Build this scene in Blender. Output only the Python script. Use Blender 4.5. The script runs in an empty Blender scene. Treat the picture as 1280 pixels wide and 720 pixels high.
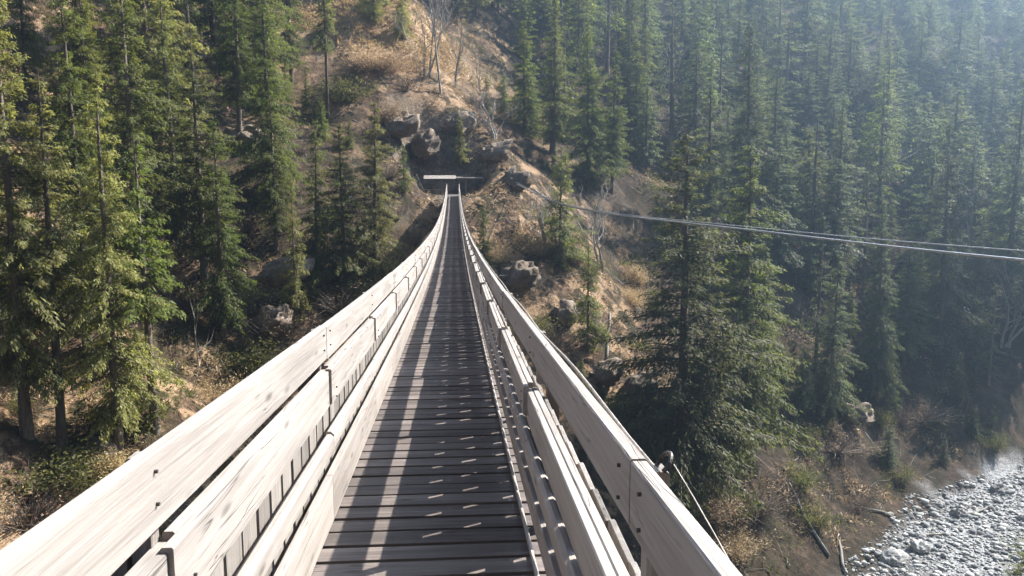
import bpy, bmesh, math, random
import numpy as np
from mathutils import Vector, Matrix

scene = bpy.context.scene
R = math.radians

# ------------------------------------------------------------------ camera, world, sun, exposure
cam_d = bpy.data.cameras.new("camera")
cam = bpy.data.objects.new("camera", cam_d)
scene.collection.objects.link(cam)
cam_d.sensor_width = 36.0
cam_d.lens = 28.24
cam_d.clip_start = 0.05
cam_d.clip_end = 3000
cam.location = (0.0, 0.0, 1.53)
cam.rotation_euler = (R(90 - 7.85), 0.0, R(-4.05))
scene.camera = cam

SUN_AZ, SUN_EL = 60.0, 42.3          # azimuth measured from +Y towards +X
world = bpy.data.worlds.new("World")
scene.world = world
world.use_nodes = True
wn = world.node_tree
bg = wn.nodes["Background"]
sky = wn.nodes.new("ShaderNodeTexSky")
sky.sky_type = 'NISHITA'
sky.sun_disc = False
sky.sun_elevation = R(SUN_EL)
sky.sun_rotation = R(SUN_AZ)
sky.air_density = 1.0
sky.dust_density = 1.0
sky.altitude = 800
wn.links.new(sky.outputs[0], bg.inputs[0])
bg.inputs[1].default_value = 0.05

sun_d = bpy.data.lights.new("sun", 'SUN')
sun_d.energy = 5.0
sun_d.angle = R(0.5)
sun_d.color = (1.0, 0.935, 0.85)
sun = bpy.data.objects.new("sun", sun_d)
scene.collection.objects.link(sun)
SD = Vector((math.cos(R(SUN_EL)) * math.sin(R(SUN_AZ)), math.cos(R(SUN_EL)) * math.cos(R(SUN_AZ)), math.sin(R(SUN_EL))))
sun.rotation_euler = SD.to_track_quat('Z', 'Y').to_euler()
sun.location = SD * 300

vs = scene.view_settings
vs.view_transform = 'Standard'
vs.look = 'None'
vs.gamma = 1.0
vs.use_curve_mapping = False
vs.exposure = 2.1
scene.cycles.use_denoising = True
scene.cycles.max_bounces = 6
scene.cycles.diffuse_bounces = 3
scene.cycles.glossy_bounces = 2
scene.cycles.transmission_bounces = 3
scene.cycles.transparent_max_bounces = 4
scene.cycles.volume_bounces = 0
scene.cycles.caustics_reflective = False
scene.cycles.caustics_refractive = False

# ------------------------------------------------------------------ helpers
COL = scene.collection

def mesh_np(name, V, F, mat=None, smooth=False, parent=None, attrs=None):
    """V (n,3), F (m,3|4) numpy or list of faces -> linked object."""
    me = bpy.data.meshes.new(name)
    V = np.asarray(V, dtype=np.float32)
    if isinstance(F, np.ndarray):
        k = F.shape[1]
        me.vertices.add(len(V)); me.vertices.foreach_set("co", V.ravel())
        me.loops.add(F.size); me.loops.foreach_set("vertex_index", F.astype(np.int32).ravel())
        me.polygons.add(len(F))
        me.polygons.foreach_set("loop_start", np.arange(0, F.size, k, dtype=np.int32))
        me.polygons.foreach_set("loop_total", np.full(len(F), k, dtype=np.int32))
        me.update(calc_edges=True)
    else:
        me.from_pydata([tuple(map(float, v)) for v in V], [], F)
        me.update()
    if attrs:
        for an, data in attrs.items():
            data = np.asarray(data, dtype=np.float32)
            if data.ndim == 1:
                a = me.attributes.new(an, 'FLOAT', 'POINT'); a.data.foreach_set("value", data)
            else:
                a = me.attributes.new(an, 'FLOAT_COLOR', 'POINT'); a.data.foreach_set("color", data.ravel())
    if smooth:
        me.polygons.foreach_set("use_smooth", np.ones(len(me.polygons), dtype=bool))
    if mat:
        me.materials.append(mat)
    o = bpy.data.objects.new(name, me)
    COL.objects.link(o)
    if parent:
        o.parent = parent
    return o

def tag(o, label=None, cat=None, group=None, kind=None):
    if label: o["label"] = label
    if cat: o["category"] = cat
    if group: o["group"] = group
    if kind: o["kind"] = kind
    return o

def thing(name, label, cat, loc=(0, 0, 0), rz=0.0, group=None):
    o = bpy.data.objects.new(name, None)
    o.empty_display_size = 0.3
    COL.objects.link(o)
    o.location = loc
    o.rotation_euler = (0, 0, rz)
    return tag(o, label, cat, group)

class MB:
    """Collects shapes for ONE mesh; 'tint' is a per-piece random value."""
    def __init__(self):
        self.v = []; self.f = []; self.t = []; self.m = []
    def add(self, verts, faces, tint=0.5, mi=0):
        b = len(self.v)
        self.v.extend(verts)
        self.f.extend([tuple(i + b for i in f) for f in faces])
        self.t.extend([tint] * len(verts))
        self.m.extend([mi] * len(faces))
    def box(self, c, s, tint=0.5, mi=0, ch=0.0, rz=0.0, rx=0.0):
        hx, hy, hz = s[0] / 2, s[1] / 2, s[2] / 2
        vs_ = []
        for y in (-hy, hy):
            if ch > 0:
                pts = [(-hx + ch, -hz), (hx - ch, -hz), (hx, -hz + ch), (hx, hz - ch), (hx - ch, hz), (-hx + ch, hz), (-hx, hz - ch), (-hx, -hz + ch)]
            else:
                pts = [(-hx, -hz), (hx, -hz), (hx, hz), (-hx, hz)]
            vs_ += [Vector((p[0], y, p[1])) for p in pts]
        n = len(vs_) // 2
        M = Matrix.Rotation(rz, 3, 'Z') @ Matrix.Rotation(rx, 3, 'X')
        vs_ = [tuple(M @ v + Vector(c)) for v in vs_]
        fs = [tuple(range(n)), tuple(range(2 * n - 1, n - 1, -1))]
        fs += [(i, i + n, (i + 1) % n + n, (i + 1) % n) for i in range(n)]
        self.add(vs_, fs, tint, mi)
    def sweep(self, path, w, h, tint=0.5, mi=0, ch=0.004):
        """rectangular board with chamfered edges along path [(x,y,z)] running in +Y; w in x, h in z"""
        hx, hz = w / 2, h / 2
        pts = [(-hx + ch, -hz), (hx - ch, -hz), (hx, -hz + ch), (hx, hz - ch), (hx - ch, hz), (-hx + ch, hz), (-hx, hz - ch), (-hx, -hz + ch)]
        n = 8; vs_ = []; fs = []
        for (x, y, z) in path:
            vs_ += [(x + p[0], y, z + p[1]) for p in pts]
        for k in range(len(path) - 1):
            a, b = k * n, (k + 1) * n
            fs += [(a + i, b + i, b + (i + 1) % n, a + (i + 1) % n) for i in range(n)]
        fs.append(tuple(range(n)))
        e = (len(path) - 1) * n
        fs.append(tuple(range(e + n - 1, e - 1, -1)))
        self.add(vs_, fs, tint, mi)
    def tube(self, path, r, sides=8, tint=0.5, mi=0):
        path = [Vector(p) for p in path]
        rr = r if isinstance(r, (list, tuple)) else [r] * len(path)
        vs_ = []; fs = []
        for i, p in enumerate(path):
            d = (path[min(i + 1, len(path) - 1)] - path[max(i - 1, 0)]).normalized()
            u = d.cross(Vector((0, 0, 1)))
            if u.length < 1e-3: u = d.cross(Vector((0, 1, 0)))
            u.normalize(); w = u.cross(d)
            for k in range(sides):
                a = 2 * math.pi * k / sides
                vs_.append(tuple(p + (u * math.cos(a) + w * math.sin(a)) * rr[i]))
        for i in range(len(path) - 1):
            a, b = i * sides, (i + 1) * sides
            fs += [(a + k, a + (k + 1) % sides, b + (k + 1) % sides, b + k) for k in range(sides)]
        fs.append(tuple(range(sides - 1, -1, -1)))
        e = (len(path) - 1) * sides
        fs.append(tuple(range(e, e + sides)))
        self.add(vs_, fs, tint, mi)
    def build(self, name, mats, parent=None, smooth=False):
        me = bpy.data.meshes.new(name)
        me.from_pydata([tuple(v) for v in self.v], [], self.f)
        a = me.attributes.new("tint", 'FLOAT', 'POINT')
        a.data.foreach_set("value", np.array(self.t, dtype=np.float32))
        for m in (mats if isinstance(mats, (list, tuple)) else [mats]):
            me.materials.append(m)
        me.polygons.foreach_set("material_index", np.array(self.m, dtype=np.int32))
        if smooth:
            me.polygons.foreach_set("use_smooth", np.ones(len(me.polygons), dtype=bool))
        me.update()
        bm = bmesh.new(); bm.from_mesh(me)
        bmesh.ops.recalc_face_normals(bm, faces=bm.faces)
        bm.to_mesh(me); bm.free()
        o = bpy.data.objects.new(name, me)
        COL.objects.link(o)
        if parent: o.parent = parent
        return o

# ------------------------------------------------------------------ node material helper
class NT:
    def __init__(self, name):
        self.mat = bpy.data.materials.new(name)
        self.mat.use_nodes = True
        self.t = self.mat.node_tree
        self.t.nodes.clear()
        self.out = self.t.nodes.new("ShaderNodeOutputMaterial")
    def n(self, kind, **kw):
        nd = self.t.nodes.new("ShaderNode" + kind)
        ins = kw.pop("ins", {})
        for k, v in kw.items(): setattr(nd, k, v)
        for k, v in ins.items():
            if isinstance(v, bpy.types.NodeSocket): self.t.links.new(v, nd.inputs[k])
            else: nd.inputs[k].default_value = v
        return nd
    def coord(self, scale=(1, 1, 1), kind="Object"):
        tc = self.n("TexCoord")
        mp = self.n("Mapping", ins={"Vector": tc.outputs[kind], "Scale": scale})
        return mp.outputs[0]
    def noise(self, vec, scale, detail=4, rough=0.55, dist=0.0):
        return self.n("TexNoise", ins={"Vector": vec, "Scale": scale, "Detail": detail, "Roughness": rough, "Distortion": dist}).outputs[0]
    def ramp(self, fac, stops, interp='LINEAR'):
        r = self.n("ValToRGB", ins={"Fac": fac})
        cr = r.color_ramp; cr.interpolation = interp
        while len(cr.elements) < len(stops): cr.elements.new(0.5)
        for e, (p, c) in zip(cr.elements, stops):
            e.position = p
            e.color = (c, c, c, 1) if isinstance(c, (int, float)) else (*c, 1)
        return r.outputs[0]
    def mix(self, fac, a, b, blend='MIX'):
        m = self.n("Mix", data_type='RGBA', blend_type=blend)
        for s, v in ((m.inputs[0], fac), (m.inputs[6], a), (m.inputs[7], b)):
            if isinstance(v, bpy.types.NodeSocket): self.t.links.new(v, s)
            elif isinstance(v, (int, float)): s.default_value = v
            else: s.default_value = (*v, 1)
        return m.outputs[2]
    def math(self, op, a, b=0.0, clamp=False):
        m = self.n("Math", operation=op, use_clamp=clamp)
        for s, v in ((m.inputs[0], a), (m.inputs[1], b)):
            if isinstance(v, bpy.types.NodeSocket): self.t.links.new(v, s)
            else: s.default_value = v
        return m.outputs[0]
    def attr(self, name):
        return self.n("Attribute", attribute_name=name)
    def bump(self, h, strength=0.5, dist=0.02):
        return self.n("Bump", ins={"Height": h, "Strength": strength, "Distance": dist}).outputs[0]
    def bsdf(self, col, rough=0.85, normal=None, metal=0.0, spec=0.3):
        b = self.n("BsdfPrincipled")
        for k, v in (("Base Color", col), ("Roughness", rough), ("Metallic", metal), ("Specular IOR Level", spec)):
            if isinstance(v, bpy.types.NodeSocket): self.t.links.new(v, b.inputs[k])
            elif k == "Base Color": b.inputs[k].default_value = (*v, 1)
            else: b.inputs[k].default_value = v
        if normal: self.t.links.new(normal, b.inputs["Normal"])
        return b
    def finish(self, shader):
        self.t.links.new(shader.outputs[0] if hasattr(shader, "outputs") else shader, self.out.inputs[0])
        return self.mat

def wood(name, dark, mid, light, axis='y', crack=0.5, rough=0.85, tintamt=0.35):
    """weathered timber: long grain, knots, drying cracks; 'tint' shifts each board"""
    m = NT(name)
    s_g = {'y': (38, 1.1, 38), 'x': (1.1, 38, 38), 'z': (38, 38, 1.1)}[axis]
    s_k = {'y': (9, 2.2, 9), 'x': (2.2, 9, 9), 'z': (9, 9, 2.2)}[axis]
    tint = m.attr("tint").outputs["Fac"]
    tc = m.n("TexCoord").outputs["Object"]
    off = m.n("Combine" + "XYZ", ins={"X": m.math('MULTIPLY', tint, 31.7), "Y": m.math('MULTIPLY', tint, 17.3), "Z": m.math('MULTIPLY', tint, 53.1)}).outputs[0]
    if axis == 'y':      # the grain follows the sag of the bridge
        sp = m.n("SeparateXYZ", ins={0: tc})
        yy = sp.outputs[1]
        zz = m.math('ADD', sp.outputs[2], m.math('MULTIPLY', m.math('MULTIPLY', yy, 0.07), m.math('SUBTRACT', 1.0, m.math('DIVIDE', yy, 72.0))))
        tc = m.n("CombineXYZ", ins={"X": sp.outputs[0], "Y": yy, "Z": zz}).outputs[0]
    base = m.n("VectorMath", operation='ADD', ins={0: tc, 1: off}).outputs[0]
    vg = m.n("Mapping", ins={"Vector": base, "Scale": s_g}).outputs[0]
    vk = m.n("Mapping", ins={"Vector": base, "Scale": s_k}).outputs[0]
    g = m.noise(vg, 1.0, 5, 0.62, 0.6)
    blot = m.noise(base, 2.3, 4, 0.6)
    col = m.ramp(g, [(0.25, dark), (0.5, mid), (0.72, light)])
    col = m.mix(m.math('MULTIPLY', m.ramp(blot, [(0.35, 0.0), (0.7, 1.0)]), 0.5), col, mid)
    st = m.ramp(m.noise(m.n("Mapping", ins={"Vector": base, "Scale": tuple(0.16 * q if q > 5 else 0.6 * q for q in s_g)}).outputs[0], 1.0, 5, 0.65), [(0.48, 0.0), (0.68, 1.0)])
    col = m.mix(m.math('MULTIPLY', st, 0.55), col, tuple(c * 0.8 for c in dark))
    kn = m.n("TexVoronoi", ins={"Vector": vk, "Scale": 1.0}).outputs["Distance"]
    knot = m.ramp(kn, [(0.04, 1.0), (0.16, 0.0)])
    col = m.mix(m.math('MULTIPLY', knot, 0.75), col, tuple(c * 0.35 for c in dark))
    cr = m.noise(vg, 0.8, 2, 0.5, 0.2)
    crk = m.ramp(cr, [(0.485, 0.0), (0.5, 1.0), (0.515, 0.0)])
    gate = m.ramp(m.noise(base, 1.1, 2), [(0.52, 0.0), (0.6, 1.0)])
    crk = m.math('MULTIPLY', crk, gate)
    col = m.mix(m.math('MULTIPLY', crk, crack), col, tuple(c * 0.2 for c in dark))
    br = m.math('ADD', m.math('MULTIPLY', tint, 2 * tintamt), 1 - tintamt)
    col = m.mix(1.0, col, m.n("CombineColor", ins={0: br, 1: br, 2: br}).outputs[0], 'MULTIPLY')
    h = m.math('SUBTRACT', g, m.math('MULTIPLY', crk, 0.8))
    return m.finish(m.bsdf(col, rough, m.bump(h, 0.55, 0.006), spec=0.25))

M = {}
M['rail'] = wood("rail_timber", (0.20, 0.175, 0.155), (0.30, 0.268, 0.242), (0.37, 0.336, 0.308), 'y', 0.6, tintamt=0.12)
M['picket'] = wood("picket_timber", (0.12, 0.105, 0.095), (0.20, 0.18, 0.162), (0.28, 0.255, 0.235), 'z', 0.8, tintamt=0.3)
M['deck'] = wood("deck_timber", (0.066, 0.056, 0.053), (0.122, 0.103, 0.094), (0.19, 0.161, 0.145), 'x', 0.9, tintamt=0.28)
M['post'] = wood("post_timber", (0.12, 0.105, 0.095), (0.19, 0.17, 0.155), (0.26, 0.235, 0.21), 'z', 0.8)

def metal(name, col, rough=0.45):
    m = NT(name)
    n = m.noise(m.coord(), 30, 3)
    c = m.mix(m.ramp(n, [(0.4, 0.0), (0.7, 1.0)]), col, tuple(x * 0.55 for x in col))
    return m.finish(m.bsdf(c, rough, metal=0.7, spec=0.5))
M['steel'] = metal("galvanised_steel", (0.62, 0.62, 0.62))
M['iron'] = metal("dark_bolt_iron", (0.10, 0.09, 0.085), 0.6)
M['cable'] = metal("weathered_cable", (0.30, 0.27, 0.24), 0.6)
# <terrain>
_rs = np.random.RandomState(11)
_TAB = _rs.rand(256, 256)
def vnoise(x, y):
    x = np.asarray(x, float); y = np.asarray(y, float)
    xi = np.floor(x).astype(int); yi = np.floor(y).astype(int)
    fx = x - xi; fy = y - yi
    fx = fx * fx * fx * (fx * (fx * 6 - 15) + 10); fy = fy * fy * fy * (fy * (fy * 6 - 15) + 10)
    a = _TAB[xi & 255, yi & 255]; b = _TAB[(xi + 1) & 255, yi & 255]
    c = _TAB[xi & 255, (yi + 1) & 255]; d = _TAB[(xi + 1) & 255, (yi + 1) & 255]
    return (a * (1 - fx) + b * fx) * (1 - fy) + (c * (1 - fx) + d * fx) * fy - 0.5
def fbm(x, y, octv=4):
    s = 0; a = 1.0
    for k in range(octv):
        s = s + a * vnoise(x * 2 ** k + 17.3 * k, y * 2 ** k + 5.1 * k); a *= 0.5
    return s
RIVER = np.array([(-260, -150), (-120, -62), (-25, 0), (0, 22), (39, 55.8), (49.7, 66.2), (69.5, 76.8), (97, 85), (146, 91), (420, 98)], float)
def river_s(x, y):
    """signed distance to the river axis; positive on the far bank"""
    best = np.full(np.shape(x), 1e9); sg = np.ones(np.shape(x))
    for (ax, ay), (bx, by) in zip(RIVER[:-1], RIVER[1:]):
        dx, dy = bx - ax, by - ay; L2 = dx * dx + dy * dy
        t = np.clip(((x - ax) * dx + (y - ay) * dy) / L2, 0, 1)
        d = np.hypot(x - ax - t * dx, y - ay - t * dy)
        s = np.sign(dx * (y - ay) - dy * (x - ax))
        u = d < best
        best = np.where(u, d, best); sg = np.where(u, s, sg)
    return best * sg
BED = -30.0
def smooth(e0, e1, v):
    t = np.clip((v - e0) / (e1 - e0), 0, 1); return t * t * (3 - 2 * t)
def bump2(x, y, cx, cy, rx, ry):
    return np.exp(-((x - cx) / rx) ** 2 - ((y - cy) / ry) ** 2)
def ground_z(x, y):
    x = np.asarray(x, float); y = np.asarray(y, float)
    s = river_s(x, y)
    w = 6.5
    d = np.abs(s) - w
    dp = np.maximum(d, 0)
    # far bank: steep, with a slight step at the height of the bridge head
    far = 0.95 * np.minimum(dp, 32) + 0.78 * np.maximum(dp - 32, 0)
    far = np.where(dp > 150, 0.95 * 32 + 0.78 * 118 + 0.25 * (dp - 150), far)
    near = np.minimum(2.4 * dp, 30.0) + 0.88 * np.clip(dp - 19, 0, 130)  # hillside behind the camera, raised out of view to block skylight
    z = BED + np.where(s > 0, far, near)
    k = smooth(0, 6, dp)
    z = z + k * (5.0 * fbm(x / 26 + 3, y / 26) + 1.5 * fbm(x / 7, y / 7 + 9, 4)) * np.where(s > 0, 1, 0.45)
    z = z + 0.42 * fbm(x / 2.6, y / 2.6, 4) * (0.4 + 0.6 * k)
    # the bare spur above the bridge head and the gully beside it
    z = z + 5.0 * bump2(x, y, -7, 93, 8, 9) - 2.5 * bump2(x, y, 11, 104, 5, 12)
    # trodden ledge at the bridge head and at the near end
    b = np.exp(-(np.maximum(np.abs(x + 0.7) - 1.8, 0) / 2.2) ** 2 - (np.maximum(np.abs(y - 73.8) - 1.4, 0) / 2.2) ** 2)
    z = z * (1 - b) + (-0.25) * b
    c = np.exp(-(np.maximum(np.abs(x) - 3, 0) / 3.0) ** 2) * smooth(-1.5, -6, y)
    z = np.where(y < 0, z * (1 - c) + 0.05 * c, z)
    # nothing may rise through the bridge
    cl = -0.07 * y * (1 - y / 72) - 1.2
    cl = cl + 1.1 * np.maximum(np.abs(x + 0.15) - 1.2, 0)
    inb = (np.abs(x + 0.15) < 9) & (y > -3.5) & (y < 71.5)
    return np.where(inb, np.minimum(z, cl), z)
# </terrain>

def axis(lo, a, b, hi, fine, coarse_n):
    c0 = a - (a - lo) * (np.linspace(1, 0, coarse_n, endpoint=False) ** 1.6)
    c1 = b + (hi - b) * (np.linspace(0, 1, coarse_n + 1)[1:] ** 1.6)
    return np.concatenate([c0, np.arange(a, b + 1e-6, fine), c1])
gx = axis(-260, -62, 95, 420, 0.55, 34)
gy = axis(-150, 16, 150, 420, 0.55, 34)
GX, GY = np.meshgrid(gx, gy)
GZ = ground_z(GX, GY)
nx, ny = len(gx), len(gy)
idx = np.arange(nx * ny).reshape(ny, nx)
Fg = np.stack([idx[:-1, :-1], idx[:-1, 1:], idx[1:, 1:], idx[1:, :-1]], -1).reshape(-1, 4)
S_ = river_s(GX, GY)
spur = np.clip(bump2(GX, GY, -8, 92, 9, 10) * 1.6 + 0.5 * fbm(GX / 5, GY / 5), 0, 1) * (bump2(GX, GY, -8, 92, 12, 13) > 0.1)
grav = smooth(7.8, 5.6, np.abs(S_) + 3.5 * fbm(GX / 5, GY / 5))
green = smooth(-0.5, -4.5, S_ + 2.5 * fbm(GX / 6, GY / 6)) * smooth(-13, -9, S_)
grav = grav * (0.25 + 0.75 * smooth(30, 44, GX + 4 * fbm(GX / 6 + 2, GY / 6)))
dry_shade = smooth(21, 9, GX + 7 * fbm(GX / 11, GY / 11 + 3)) * (1 - 0.95 * bump2(GX, GY, -14, 62, 8, 13)) * (1 - 0.9 * bump2(GX, GY, -6, 66, 6, 9)) * (1 - 0.8 * bump2(GX, GY, 9, 98, 9, 18)) + 0.08  # dry ground; hollow and gully are darkened to paint in their shade
ZA = np.stack([spur, grav, green, np.clip(dry_shade, 0, 1)], -1).reshape(-1, 4)

def ground_material():
    m = NT("hillside_ground")
    co = m.coord()
    zat = m.attr("zone"); z = zat.outputs["Color"]; dry_shade_f = zat.outputs["Alpha"]
    sep = m.n("SeparateColor", ins={0: z})
    n1 = m.noise(co, 0.28, 6, 0.62)
    n2 = m.noise(co, 1.7, 6, 0.65)
    n3 = m.noise(co, 9.0, 4, 0.7)
    litter = m.ramp(n2, [(0.3, (0.035, 0.023, 0.015)), (0.5, (0.085, 0.055, 0.037)), (0.68, (0.23, 0.15, 0.098))])
    moss = m.ramp(n3, [(0.3, (0.022, 0.02, 0.012)), (0.7, (0.075, 0.062, 0.03))])
    drygr = m.ramp(n3, [(0.25, (0.21, 0.13, 0.072)), (0.5, (0.40, 0.265, 0.16)), (0.75, (0.54, 0.40, 0.26))])
    col = m.mix(m.ramp(n1, [(0.42, 0.0), (0.58, 1.0)]), litter, moss)
    n4 = m.noise(co, 0.55, 5, 0.6)
    col = m.mix(m.math('MULTIPLY', m.ramp(n4, [(0.50, 0.0), (0.58, 1.0)]), m.math('MULTIPLY', dry_shade_f, 0.9)), m.mix(dry_shade_f, m.mix(0.7, col, (0.026, 0.022, 0.017)), col), drygr)  # low mask darkens the floor: forest litter, plus the hollow's painted shade
    geo = m.n("NewGeometry")
    nz = m.n("SeparateXYZ", ins={0: geo.outputs["True Normal"]}).outputs[2]
    rock = m.ramp(n2, [(0.3, (0.05, 0.042, 0.034)), (0.52, (0.14, 0.115, 0.09)), (0.72, (0.30, 0.255, 0.21))])
    steep = m.ramp(m.math('ADD', nz, m.math('MULTIPLY', n2, 0.5)), [(0.72, 1.0), (0.82, 0.0)])
    col = m.mix(m.math('MULTIPLY', steep, 0.85), col, rock)
    col = m.mix(sep.outputs[0], col, drygr)
    gr = m.n("TexVoronoi", ins={"Vector": co, "Scale": 7.0}).outputs["Color"]
    grs = m.n("SeparateColor", ins={0: gr}).outputs[0]
    grc = m.ramp(grs, [(0.0, (0.16, 0.16, 0.165)), (0.5, (0.30, 0.30, 0.30)), (1.0, (0.50, 0.49, 0.48))])
    col = m.mix(sep.outputs[1], col, grc)
    grass = m.ramp(n3, [(0.3, (0.035, 0.045, 0.015)), (0.7, (0.15, 0.16, 0.05))])
    col = m.mix(sep.outputs[2], col, grass)
    h = m.math('ADD', m.math('MULTIPLY', n2, 0.7), m.math('MULTIPLY', n3, 0.5))
    return m.finish(m.bsdf(col, 0.95, m.bump(h, 0.9, 0.35), spec=0.1))
M['ground'] = ground_material()
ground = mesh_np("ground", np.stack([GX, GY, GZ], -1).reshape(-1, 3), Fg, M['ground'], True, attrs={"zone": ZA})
tag(ground, kind="structure")

# ------------------------------------------------------------------ the suspension bridge
rnd = random.Random(5)
XC = -0.15                              # centre line of the deck
Y0, Y1 = -4.6, 72.2
def zd(y): return -0.07 * y * (1 - y / 72.0)
BAY = 2.3
JOINTS = [1.8 + BAY * k for k in range(-3, 31)]
JOINTS = [max(Y0, min(Y1, j)) for j in JOINTS]
bridge = thing("suspension_bridge", "long narrow timber suspension footbridge with plank deck and board railings across the gorge", "footbridge", (XC, Y0, 0))
OFF = Vector((XC, Y0, 0))
def bpart(mb, name, mats):
    o = mb.build(name, mats, bridge)
    o.matrix_parent_inverse = Matrix.Translation(-OFF)
    return o
# deck
mb = MB()
y = Y0
while y < Y1:
    w = 0.156 + rnd.uniform(-0.006, 0.006)
    x0 = XC - 0.56 + rnd.uniform(-0.012, 0.012); x1 = XC + 0.56 + rnd.uniform(-0.012, 0.012)
    sl = -0.07 * (1 - 2 * y / 72)
    mb.box(((x0 + x1) / 2, y + w / 2, zd(y + w / 2) - 0.02 + rnd.uniform(-0.004, 0.004)), (x1 - x0, w, 0.04), rnd.random(), ch=0.004, rx=math.atan(sl), rz=rnd.uniform(-0.006, 0.006))
    y += w + rnd.uniform(0.024, 0.034)
bpart(mb, "deck", M['deck'])
# stringers and main cables below the deck
for sx in (-0.42, 0.42):
    mb = MB(); mb.sweep([(XC + sx, yy, zd(yy) - 0.105) for yy in np.linspace(Y0, Y1, 40)], 0.08, 0.12, rnd.random())
    bpart(mb, "stringer", M['post'])
    mb = MB(); mb.tube([(XC + sx * 1.5, yy, zd(yy) - 0.10) for yy in np.linspace(Y0 - 2, Y1 + 2, 60)], 0.018, 8)
    bpart(mb, "main_cable", M['steel'])
def path(x, ya, yb, zo, n=4, x2=None, z2=None):
    """points along the sagging deck; offset x -> x2 and height zo -> z2 over the length"""
    x2 = x if x2 is None else x2; z2 = zo if z2 is None else z2
    return [(XC + x + (x2 - x) * t, ya + (yb - ya) * t, zd(ya + (yb - ya) * t) + zo + (z2 - zo) * t) for t in np.linspace(0, 1, n)]
J0 = JOINTS
for side in (-1, 1):
    JOINTS = [max(Y0, min(Y1, j - (0.2 if side > 0 else 0.0))) for j in J0]
    for k in range(len(JOINTS) - 1):
        ya, yb = JOINTS[k], JOINTS[k + 1]
        if yb - ya < 0.3: continue
        near = yb < 30
        # top rail: one board over two bays
        if k % 2 == (0 if side < 0 else 1):
            yc = JOINTS[min(k + 2, len(JOINTS) - 1)]
            mb = MB()
            j1, j2 = rnd.uniform(-0.006, 0.006), rnd.uniform(-0.006, 0.006)
            zt_, ht_ = (0.962, 0.176) if side < 0 else (0.975, 0.15)
            mb.sweep(path(side * 0.53, ya + 0.003, yc - 0.003, zt_ + j1, 8, z2=zt_ + j2, x2=side * (0.53 + rnd.uniform(0.0, 0.006))), 0.036, ht_, rnd.random())
            for yy in (ya + 0.10, (ya + yc) / 2 - 0.06, yc - 0.10):
                for zz in (0.935, 1.01):
                    mb.tube([(XC + side * 0.505, yy, zd(yy) + zz), (XC + side * 0.5125, yy, zd(yy) + zz)], 0.0045, 8, mi=1)
            bpart(mb, "top_rail", [M['rail'], M['iron']])
        zm, hm = (0.735, 0.185) if side < 0 else (0.683, 0.148)
        # middle rail: near end laps inwards, far end lies outside and a little lower
        mb = MB()
        e = rnd.uniform(-0.006, 0.006)
        mb.sweep(path(side * (0.493 if side > 0 else 0.500), ya - 0.05, yb + 0.04, zm + e, 6, x2=side * 0.514, z2=zm - (0.018 if side > 0 else 0.010) + e), 0.029, hm, rnd.random())
        mb.sweep(path(side * (0.5225 if side > 0 else 0.5295), ya + 0.045, yb + 0.04, zm + 0.002 + e, 6, x2=side * 0.5435, z2=zm - 0.016 + e), 0.029, hm, rnd.random())
        for yy in (ya + 0.06, yb - 0.10):
            for zz in (0.665, 0.715):
                mb.tube([(XC + side * 0.474, yy, zd(yy) + zz), (XC + side * 0.4815, yy, zd(yy) + zz)] if yy < (ya + yb) / 2 else [(XC + side * 0.498, yy, zd(yy) + zz), (XC + side * 0.5055, yy, zd(yy) + zz)], 0.0045, 8, mi=1)
        bpart(mb, "middle_rail", [M['rail'], M['iron']])
        # lower rail and toe board
        mb = MB(); e = rnd.uniform(-0.006, 0.006)
        mb.sweep(path(side * 0.515, ya, yb - 0.006, 0.432 + e, 5, z2=0.428 - e), 0.05, 0.105, rnd.random(), ch=0.016)
        bpart(mb, "lower_rail", M['rail'])
        mb = MB()
        if side < 0:
            mb.sweep(path(side * 0.522, ya, yb - 0.006, 0.128, 5), 0.04, 0.25, rnd.random(), ch=0.006)
        else:
            mb.sweep(path(side * 0.522, ya, yb - 0.006, 0.20, 5), 0.04, 0.115, rnd.random(), ch=0.006)
        bpart(mb, "toe_board", M['rail'])
        # vertical boards on the outside with narrow slits
        mb = MB()
        npk = 11 if side < 0 else 8; pit = (yb - ya) / npk
        for i in range(npk):
            yy = ya + (i + 0.5) * pit; wd = pit - rnd.uniform(0.026, 0.048)
            zb_ = 0.13 if side > 0 else 0.0; zt = 0.695 if side > 0 else 0.71
            mb.box((XC + side * 0.588 + rnd.uniform(-0.003, 0.003), yy, zd(yy) + (zb_ + zt) / 2 + rnd.uniform(-0.004, 0.004)), (0.02, wd, zt - zb_), rnd.random(), ch=0.003)
        bpart(mb, "picket_panel", M['picket'])
        # post with bolts
        mb = MB()
        mb.box((XC + side * 0.633, ya + 0.02, zd(ya) + 0.31), (0.06, 0.075, 0.98), rnd.random(), ch=0.006)
        mb.box((XC + side * 0.5735, ya + 0.02, zd(ya) + 0.895), (0.045, 0.05, 0.26), rnd.random(), ch=0.005)
        bpart(mb, "post", M['post'])
        # cross beam that carries the deck
        mb = MB(); mb.box((XC, ya + 0.02, zd(ya) - 0.235), (1.5, 0.09, 0.12), rnd.random(), ch=0.006) if side > 0 else None
        if side > 0: bpart(mb, "cross_beam", M['post'])
    if side > 0:
        mb = MB(); mb.sweep(path(0.495, Y0, Y1, 0.014, 60), 0.018, 0.024, 0.7, ch=0.005)
        bpart(mb, "deck_edge_strip", M['rail'])
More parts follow.
